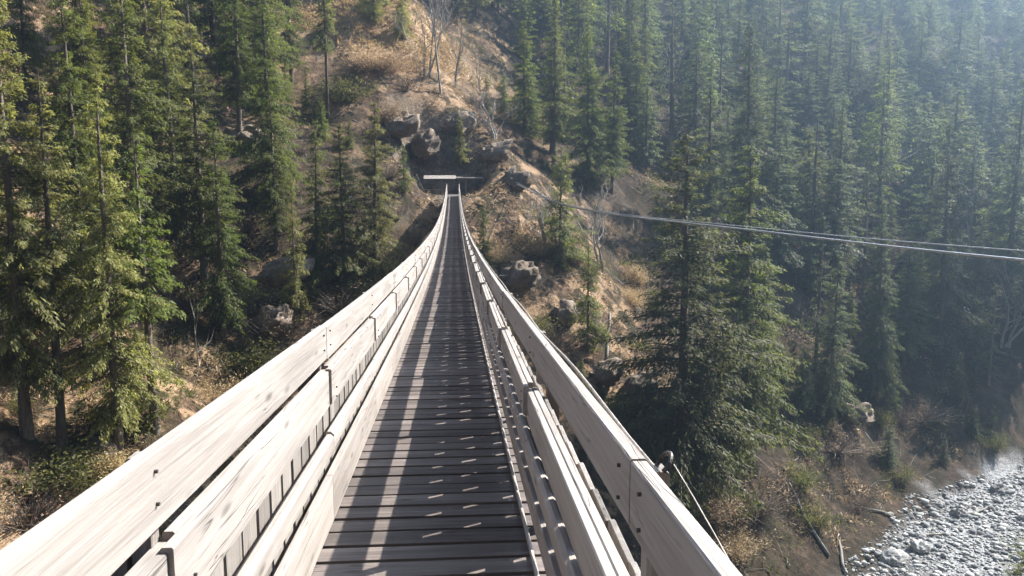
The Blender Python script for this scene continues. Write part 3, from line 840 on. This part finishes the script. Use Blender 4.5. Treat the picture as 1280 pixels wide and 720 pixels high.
LOGS = [
    (28.8, 61.1, 5, 'bleached fallen log on the brown scree, uppermost one'),
    (31.0, 59.7, 4, "bleached fallen log lying low on the scree near the photo's bottom"),
    (37.4, 66.9, 4, 'bleached fallen log where the scree meets dark bank'),
    (41.9, 64.7, 3, 'grey driftwood log on the gravel beside the pale boulder'),
    (49.5, 69.4, 4, 'grey driftwood log among stones in the middle of the gravel'),
    (3.4, 66.1, 4, 'grey fallen trunk on the rocky bank beside the railing'),
    (12.7, 65.4, 5, 'fallen trunk across the rocky bank under the cables'),
    (-20.8, 69.3, 6, 'pale fallen trunk high on the shady left bank'),
    (9.3, 77.0, 5, 'fallen pole slanting down the bank from the cable anchor'),
    (-17.6, 39.0, 3, 'short fallen log on the orange leafy bank'),
]
HAZE = 0.0015
cable("cable", "thick bright cable, the lower of the two, hung across the gorge from the far bank", [(5.6, 73, 0.9), (9.36, 62, -0.83), (16.73, 42, -1.38), (21.6, 29, -1.59), (27.5, 12, -1.4)], 0.05, M['steel'])
cable("cable", "thin darker cable running just above the thick bright one across the gorge", [(5.6, 73, 1.05), (9.36, 62, -0.76), (16.73, 42, -1.20), (21.57, 29, -1.24), (27.5, 12, -0.9)], 0.022, M['steel'])
CATS = {'spruce': 'spruce tree', 'larch': 'larch tree', 'bare_tree': 'bare tree', 'dead_trunk': 'dead tree', 'bush': 'bush'}
taken = []
for (nm, kd, x, y, h, mt, fat, var, lab) in HEROES:
    grp = {'spruce': 'spruces on the far bank', 'bush': 'bushes on the far bank', 'bare_tree': 'leafless trees on the far bank'}.get(nm)
    plant(nm, kd, x, y, h, lab, CATS[nm], grp, mt, var, fat)
    taken.append((x, y, 2.2 if nm == 'bush' else 3.2))

# the rest of the forest on the far bank, tree by tree
def in_view(x, y, z):
    d = Vector((x, y, z)) - cam.location
    q = cam.rotation_euler.to_matrix().inverted() @ d
    if q.z > -5: return None
    px = 640 + 1004 * q.x / -q.z; py = 360 - 1004 * q.y / -q.z
    return px, py
frs = random.Random(2024)
forest = []
tries = 0
while len(forest) < 248 and tries < 60000:
    tries += 1
    y = frs.uniform(30, 150); x = frs.uniform(-62, 130)
    s = float(river_s(np.array([x]), np.array([y]))[0])
    if s < 12: continue
    z = float(ground_z(np.array([x]), np.array([y]))[0])
    pv = in_view(x, y, z); tv = in_view(x, y, z + 15)
    if not pv or pv[0] < -60 or pv[0] > 1340: continue
    if pv[1] < -90: continue
    px, py = pv
    if abs(x + 0.15) < 4.5 and y < 84: continue
    # open ground: the brown spur, the rocky bank beside the bridge, the leafy bank low on the other side, the scree over the river
    if 385 < px < 560 and -10 < py < 225: continue
    if 560 < px < 640 and 20 < py < 260: continue
    if 560 < px < 830 and py > 255: continue
    if 215 <= px < 560 and py > 395: continue
    if px < 215 and py > 490: continue
    if 380 < px < 570 and py > 225: continue
    if px >= 830 and py > 470 and (px < 930 or py > 575): continue
    if 1 < x < 17 and 76 < y < 114 and (frs.random() < 0.2 or (x < 13 and y < 85)): continue
    if px < 215 and frs.random() < 0.35: continue
    if 215 <= px < 400 and frs.random() < 0.4: continue
    if 640 < px < 840 and py > 215 and frs.random() < 0.6: continue
    md = 2.0 if px < 230 else 2.5 if px < 600 else (2.8 if y < 100 else 3.9)
    if any((x - a) ** 2 + (y - b) ** 2 < (md if r < 3 else 3.0) ** 2 for a, b, r in taken): continue
    taken.append((x, y, 3)); forest.append((x, y, z, px, py))
rank = {}
ORD = ["first", "second", "third", "fourth", "fifth", "sixth", "seventh", "eighth", "ninth", "tenth", "eleventh", "twelfth", "thirteenth", "fourteenth", "fifteenth", "sixteenth", "seventeenth", "eighteenth", "nineteenth", "twentieth"]
def zone(px, py, y):
    if px < 230: return "left"
    if px < 400: return "hollow"
    if px < 620: return "crest"
    if px < 800: return "middle"
    if px < 1000: return "behind"
    return "hazy"
ZONES = {
    "left": ("on the left bank", "forest spruces on the left bank"),
    "hollow": ("above the dark hollow", "forest spruces above the hollow"),
    "crest": ("above the brown spur", "forest spruces above the spur"),
    "middle": ("above the bridgehead", "forest spruces above the bridgehead"),
    "behind": ("behind the largest pair", "forest spruces behind the large pair"),
    "hazy": ("on the hazy mountainside", "hazy spruces on the far mountainside"),
}
byzone = {}
for t in forest: byzone.setdefault(zone(t[3], t[4], t[1]), []).append(t)
for zn, ts in byzone.items():
    ts.sort(key=lambda t: t[4])                      # highest in the picture first
    per = max(1, math.ceil(len(ts) / math.ceil(len(ts) / 12)))
    nrow = math.ceil(len(ts) / per)
    for r in range(nrow):
        row = sorted(ts[r * per:(r + 1) * per], key=lambda t: t[3])
        for c, (x, y, z, px, py) in enumerate(row):
            kind = 'far' if y > 92 else frs.choice(['tall', 'tall', 'full', 'thin'] if zn in ("left", "hollow") else ['tall', 'full', 'tall', 'thin'])
            u = frs.random()
            if u < 0.12: kind = 'gaunt'
            if u > 0.93: kind = 'bare'
            h = {'thin': frs.uniform(9, 14), 'bare': frs.uniform(8, 13), 'gaunt': frs.uniform(12, 20)}.get(kind, min(25, max(5.5, frs.gauss(14.5, 4) if y < 82 else frs.gauss(11.5, 3.2))))
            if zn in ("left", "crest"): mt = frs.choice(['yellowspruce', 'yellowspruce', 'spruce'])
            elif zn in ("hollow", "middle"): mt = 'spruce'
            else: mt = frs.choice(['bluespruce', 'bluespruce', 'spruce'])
            fat = frs.uniform(0.78, 1.25) * (1.5 if y > 85 else 1.0)
            if kind == 'bare': mt = None
            look = ("tall " if h > 16 else "short " if h < 9.5 else "") + ("slim " if fat < 0.9 or kind == 'thin' else "broad " if fat > 1.06 else "")
            look += {'yellowspruce': 'yellow-green', 'spruce': 'dark green', 'bluespruce': 'blue-green', None: 'leafless grey'}[mt]
            nm = 'bare_tree' if kind == 'bare' else 'spruce'
            rowtxt = "" if nrow == 1 else " top row" if r == 0 else " bottom row" if r == nrow - 1 else " %s row down" % ORD[r]
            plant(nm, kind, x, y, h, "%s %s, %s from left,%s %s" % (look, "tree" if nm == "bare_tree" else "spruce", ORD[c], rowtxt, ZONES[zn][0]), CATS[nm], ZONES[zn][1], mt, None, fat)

# the far wood behind the last single trees: one mass
wv = []; wf = []; wt = []; tv_ = []; tf_ = []; nb_ = 0; ntb = 0
src = [np.array([v.co[:] for v in p[1].data.vertices]) for p in PROTO['far']]
srt = [np.array([v.co[:] for v in p[0].data.vertices])[:72] for p in PROTO['far']]
wrs = np.random.RandomState(9)
wood_n = 0; tries = 0; wtaken = []
while wood_n < 190 and tries < 20000:
    tries += 1
    y = frs.uniform(112, 205); x = frs.uniform(-20, 190)
    if float(river_s(np.array([x]), np.array([y]))[0]) < 20: continue
    z = float(ground_z(np.array([x]), np.array([y]))[0]); pv = in_view(x, y, z)
    if not pv or not (640 < pv[0] < 1340) or pv[1] < -70 or (y < 150 and frs.random() < 0.5): continue
    if any((x - a) ** 2 + (y - b) ** 2 < 9 for a, b, r in taken) or any((x - a) ** 2 + (y - b) ** 2 < 12 for a, b in wtaken): continue
    wtaken.append((x, y)); wood_n += 1
    k = wrs.randint(len(src)); s = wrs.uniform(0.5, 0.95); a = wrs.uniform(0, 6.28); c_, s_ = math.cos(a), math.sin(a); ft = wrs.uniform(1.1, 1.7)
    v = src[k].reshape(-1, 4, 3)[wrs.rand(len(src[k]) // 4) < 0.3].reshape(-1, 3)
    sprd = v.reshape(-1, 4, 3); ctr = sprd.mean(1, keepdims=True); v = (ctr + (sprd - ctr) * 1.7).reshape(-1, 3)
    v = np.stack([(v[:, 0] * c_ - v[:, 1] * s_) * ft, (v[:, 0] * s_ + v[:, 1] * c_) * ft, v[:, 2]], 1) * s + np.array([x, y, z])
    wv.append(v); wt.append(np.full(len(v), wrs.rand()))
wv = np.concatenate(wv)
tag(mesh_np("far_forest", wv, np.arange(len(wv)).reshape(-1, 4), M['bluespruce'], attrs={"tint": np.concatenate(wt)}), kind="stuff")

# bushes and saplings of the open banks
BANKS = [
    ("left", lambda px, py: px < 300 and 420 < py < 660, 20, ['bush', 'bush', 'brown', 'dry'], "on the orange leafy bank", "bushes on the leafy bank"),
    ("rocky", lambda px, py: 600 < px < 880 and 270 < py < 620, 30, ['brown', 'bush', 'small', 'dry'], "on the rocky bank", "bushes on the rocky bank"),
    ("dark", lambda px, py: 860 < px < 1270 and 440 < py < 690, 34, ['brown', 'bush', 'small'], "on the dark gorge side", "bushes on the dark gorge side"),
    ("spur", lambda px, py: 340 < px < 640 and 110 < py < 250, 22, ['brown', 'brown', 'dry', 'small'], "above the shelter", "bushes above the shelter"),
    ("under", lambda px, py: 300 < px < 520 and 240 < py < 420, 14, ['brown', 'bush', 'brown'], "under the brown spur", "bushes under the spur"),
]
WHAT = {'bush': ('bush', 'green leafy bush', 'bush'), 'brown': ('bush', 'brown twiggy bush', 'bush'), 'dry': ('bush', 'pale dry bush', 'bush'), 'small': ('spruce_sapling', 'young green spruce', 'sapling')}
for (bn, test, num, kinds, where, grp) in BANKS:
    got = []; tries = 0
    while len(got) < num and tries < 20000:
        tries += 1
        y = frs.uniform(30, 100); x = frs.uniform(-40, 62)
        s = float(river_s(np.array([x]), np.array([y]))[0])
        if s < 9 or (abs(x + 0.15) < 3 and y < 78): continue
        z = float(ground_z(np.array([x]), np.array([y]))[0])
        pv = in_view(x, y, z)
        if not pv or not test(*pv): continue
        if any((x - a) ** 2 + (y - b) ** 2 < 1.3 ** 2 for a, b, r in taken): continue
        taken.append((x, y, 1.5)); got.append((frs.choice(kinds), x, y, pv[0], pv[1]))
    for kd in sorted(set(kinds)):
        row = sorted([g for g in got if g[0] == kd], key=lambda g: g[3])
        for c, (_, x, y, px, py) in enumerate(row):
            h = frs.uniform(1.0, 2.4) if kd != 'small' else frs.uniform(2.0, 4.5)
            size = "small " if h < (1.5 if kd != 'small' else 2.8) else "large " if h > (2.0 if kd != 'small' else 3.7) else ""
            plant(WHAT[kd][0], kd, x, y, h, "%s%s, %s such from left %s" % (size, WHAT[kd][1], ORD[min(c, 19)], where), WHAT[kd][2], grp, 'spruce' if kd == 'small' and bn != 'dark' else 'bluespruce' if kd == 'small' else None, None, frs.uniform(0.9, 1.3))

# drop prototypes that were not planted
for o in PROTO_OBJS:
    if o.name not in USED: bpy.data.objects.remove(o)

# ------------------------------------------------------------------ undergrowth and leaf-litter twigs over the forest floor
def scatter(n, seed, box, test):
    rs = np.random.RandomState(seed)
    x = rs.uniform(box[0], box[1], n * 6); y = rs.uniform(box[2], box[3], n * 6)
    s = river_s(x, y)
    k = test(x, y, s, rs)
    x, y = x[k][:n], y[k][:n]
    return x, y, ground_z(x, y), rs
def tufts(name, n, seed, box, test, mat, blades, L, label=None, spread=0.25, flat=0.2):
    x, y, z, rs = scatter(n, seed, box, test)
    n = len(x)
    sc = np.repeat(rs.uniform(0.5, 1.5, n), blades)
    P = np.repeat(np.stack([x, y, z - 0.03], 1), blades, 0)
    m = len(P)
    P[:, :2] += rs.normal(0, spread, (m, 2)) * sc[:, None]
    P[:, 2] = ground_z(P[:, 0], P[:, 1]) + rs.uniform(-0.03, 0.12, m)
    D = rs.normal(0, 1, (m, 3)) * np.array([1, 1, 0.4]) + np.array([0, 0, 0.75])
    l = L * sc * rs.uniform(0.5, 1.4, m)
    V, F = cards(P, D, l, l * rs.uniform(0.12, 0.3, m), rs, flat)
    tint = np.clip(np.repeat(rs.rand(n), blades) * 0.6 + rs.rand(m) * 0.4, 0, 1)
    return tag(mesh_np(name, V, F, M[mat], attrs={"tint": np.repeat(tint, 4)}), kind="stuff")
far = lambda x, y, s: (s > 8.5) & ~((np.abs(x + 0.15) < 1.6) & (y < 77))
tufts("dry_grass", 2600, 1, (-40, 60, 28, 120), lambda x, y, s, rs: far(x, y, s) & (fbm(x / 9, y / 9) > 0.08), 'drygrass', 26, 0.34)
tufts("spur_grass", 900, 2, (-22, 6, 78, 108), lambda x, y, s, rs: bump2(x, y, -8, 92, 9, 10) > 0.35, 'drygrass', 30, 0.4)
tufts("fallen_leaves", 5200, 3, (-45, 70, 28, 130), lambda x, y, s, rs: far(x, y, s) & (fbm(x / 7 + 4, y / 7) > -0.1), 'brownleaf', 22, 0.14, spread=0.5)
tufts("undergrowth", 2200, 4, (-45, 90, 28, 130), lambda x, y, s, rs: far(x, y, s) & (fbm(x / 8 + 20, y / 8) > 0.0), 'leafy', 20, 0.36, spread=0.3)
tufts("grass", 1800, 5, (25, 85, 40, 85), lambda x, y, s, rs: (s < -2) & (s > -16), 'leafy', 22, 0.3, spread=0.25)
# loose sticks
x, y, z, rs = scatter(1500, 8, (-35, 60, 28, 110), lambda x, y, s, rs: far(x, y, s))
a = rs.uniform(0, 6.28, len(x)); L = rs.uniform(0.4, 2.4, len(x))
p0 = np.stack([x, y, z + 0.05], 1)
x2 = x + np.cos(a) * L; y2 = y + np.sin(a) * L
p2 = np.stack([x2, y2, ground_z(x2, y2) + rs.uniform(0.05, 0.7, len(x))], 1)
V, F = cones(p0, (p0 + p2) / 2 + rs.normal(0, 0.05, p0.shape), p2, rs.uniform(0.012, 0.04, len(x)))
tag(mesh_np("fallen_twigs", V, F, M['palebark'], True), kind="stuff")

# ------------------------------------------------------------------ river gravel and boulders, rock outcrops
def rock_mat(name, a, b, moss=0.0):
    m = NT(name)
    co = m.coord()
    n = m.noise(co, 2.2, 6, 0.65); n2 = m.noise(co, 14, 4, 0.7)
    c = m.ramp(m.math('ADD', m.math('MULTIPLY', n, 0.6), m.math('MULTIPLY', m.attr('tint').outputs['Fac'], 0.5)) if 'stone' in name else n, [(0.3, a), (0.7, b)])
    c = m.mix(m.math('MULTIPLY', m.ramp(n2, [(0.45, 0.0), (0.7, 1.0)]), 0.5), c, tuple(v * 0.5 for v in a))
    oi = m.n("ObjectInfo").outputs["Random"]
    c = m.n("HueSaturation", ins={"Value": m.math('ADD', 0.8, m.math('MULTIPLY', oi, 0.4)), "Color": c}).outputs[0]
    if moss:
        nz = m.n("SeparateXYZ", ins={0: m.n("NewGeometry").outputs["Normal"]}).outputs[2]
        mk = m.ramp(m.math('ADD', nz, n), [(1.05, 0.0), (1.3, 1.0)])
        c = m.mix(m.math('MULTIPLY', mk, moss), c, (0.06, 0.055, 0.022))
    return m.finish(m.bsdf(c, 0.92, m.bump(m.math('ADD', n, m.math('MULTIPLY', n2, 0.4)), 0.8, 0.12), spec=0.2))
M['stone'] = rock_mat("river_stone", (0.14, 0.14, 0.142), (0.42, 0.415, 0.40))
M['rock'] = rock_mat("brown_rock", (0.10, 0.08, 0.062), (0.27, 0.215, 0.165), 0.6)
rs = np.random.RandomState(31)
def ico(sub):
    bm = bmesh.new(); bmesh.ops.create_icosphere(bm, subdivisions=sub, radius=1.0)
    v = np.array([v.co[:] for v in bm.verts]); f = np.array([[q.index for q in fc.verts] for fc in bm.faces]); bm.free()
    return v, f
iv, jf = ico(1)
n = 16000
px_ = rs.uniform(20, 105, n * 6); py_ = rs.uniform(48, 95, n * 6)
k = np.abs(river_s(px_, py_)) < 7.3 + 2 * fbm(px_ / 5, py_ / 5)
px_, py_ = px_[k][:n], py_[k][:n]; n = len(px_)
sz = 0.05 + 0.10 * rs.rand(n) + 0.30 * rs.rand(n) ** 9
pos_ = np.stack([px_, py_, ground_z(px_, py_) + sz * 0.2], 1)
shp = iv[None] * (1 + rs.normal(0, 0.20, (n, len(iv), 1))) * (sz[:, None] * rs.uniform(0.7, 1.3, (n, 3)) * np.array([1, 1, 0.65]))[:, None]
V = (shp + pos_[:, None]).reshape(-1, 3)
F = (jf[None] + (np.arange(n) * len(iv))[:, None, None]).reshape(-1, 3)
tag(mesh_np("river_gravel", V, F, M['stone'], attrs={'tint': np.repeat(rs.rand(n), len(iv))}), kind="stuff")
rv, rf = ico(4)
def rock(name, x, y, size, label, cat, group, mat, seed, squash=0.7, sink=0.35):
    r = np.random.RandomState(seed)
    o3 = r.uniform(0, 50, 3)
    d = fbm(rv[:, 0] * 1.3 + o3[0] + rv[:, 2], rv[:, 1] * 1.3 + o3[1] - rv[:, 2] * 0.7, 5)
    cells = np.round((rv + 0.45 * d[:, None]) * 2.6 + o3 * 0.1) / 2.6
    v = 0.5 * rv + 0.5 * cells
    v = v * (1 + 0.5 * d)[:, None] * np.array([1.0, r.uniform(0.7, 1.1), squash]) * size
    a = r.uniform(0, 6.28); c, s = math.cos(a), math.sin(a)
    v = np.stack([v[:, 0] * c - v[:, 1] * s, v[:, 0] * s + v[:, 1] * c, v[:, 2]], 1)
    o = mesh_np(name, v, rf, M[mat], False, attrs={'tint': np.full(len(v), 0.35 + 0.4 * r.rand())})
    o.location = (x, y, float(ground_z(np.array([x]), np.array([y]))[0]) + size * squash * (0.0 - sink))
    return tag(o, label, cat, group)
for i, (x, y, s, lab) in enumerate(ROCKS):
    rock("rock_outcrop", x, y, s, lab, "rock", "rock outcrops on the far bank", 'rock', 100 + i)
for i, (x, y, s, lab) in enumerate(BOULDERS):
    rock("boulder", x, y, s, lab, "boulder", "boulders on the gravel bank", 'stone', 200 + i, 0.65)

for i, (x, y, L, lab) in enumerate(LOGS):
    r = random.Random(300 + i); a = r.uniform(0, 3.14); mb = MB()
    pts = []
    for t in np.linspace(-0.5, 0.5, 7):
        xx = x + math.cos(a) * L * t + r.gauss(0, 0.05); yy = y + math.sin(a) * L * t + r.gauss(0, 0.05)
        pts.append((xx, yy, float(ground_z(np.array([xx]), np.array([yy]))[0]) + 0.16))
    mb.tube(pts, [0.13, 0.125, 0.12, 0.11, 0.10, 0.085, 0.05], 8)
    for q in (2, 4, 5):
        b0 = Vector(pts[q]); d = Vector((r.gauss(0, 1), r.gauss(0, 1), r.uniform(0.3, 1))).normalized()
        mb.tube([b0, b0 + d * 0.35, b0 + d * 0.7 + Vector((0, 0, 0.1))], [0.04, 0.03, 0.012], 5)
    tag(mb.build("fallen_log", M['palebark'], smooth=True), lab, "log", "fallen logs in the gorge")

# ------------------------------------------------------------------ haze: the lit air of the gorge
m = NT("valley_haze")
vol = m.n("VolumePrincipled", ins={"Color": (0.50, 0.72, 1.0, 1), "Density": HAZE, "Anisotropy": 0.8})
m.t.links.new(vol.outputs[0], m.out.inputs["Volume"])
mb = MB()
lo = np.array([-270.0, -160.0, min(-26.0, float(GZ.min())) - 1.0]); hi = np.array([430.0, 430.0, max(float(GZ.max()), 60) + 25])
mb.box(tuple((lo + hi) / 2), tuple(hi - lo))
tag(mb.build("haze", m.mat), kind="stuff")
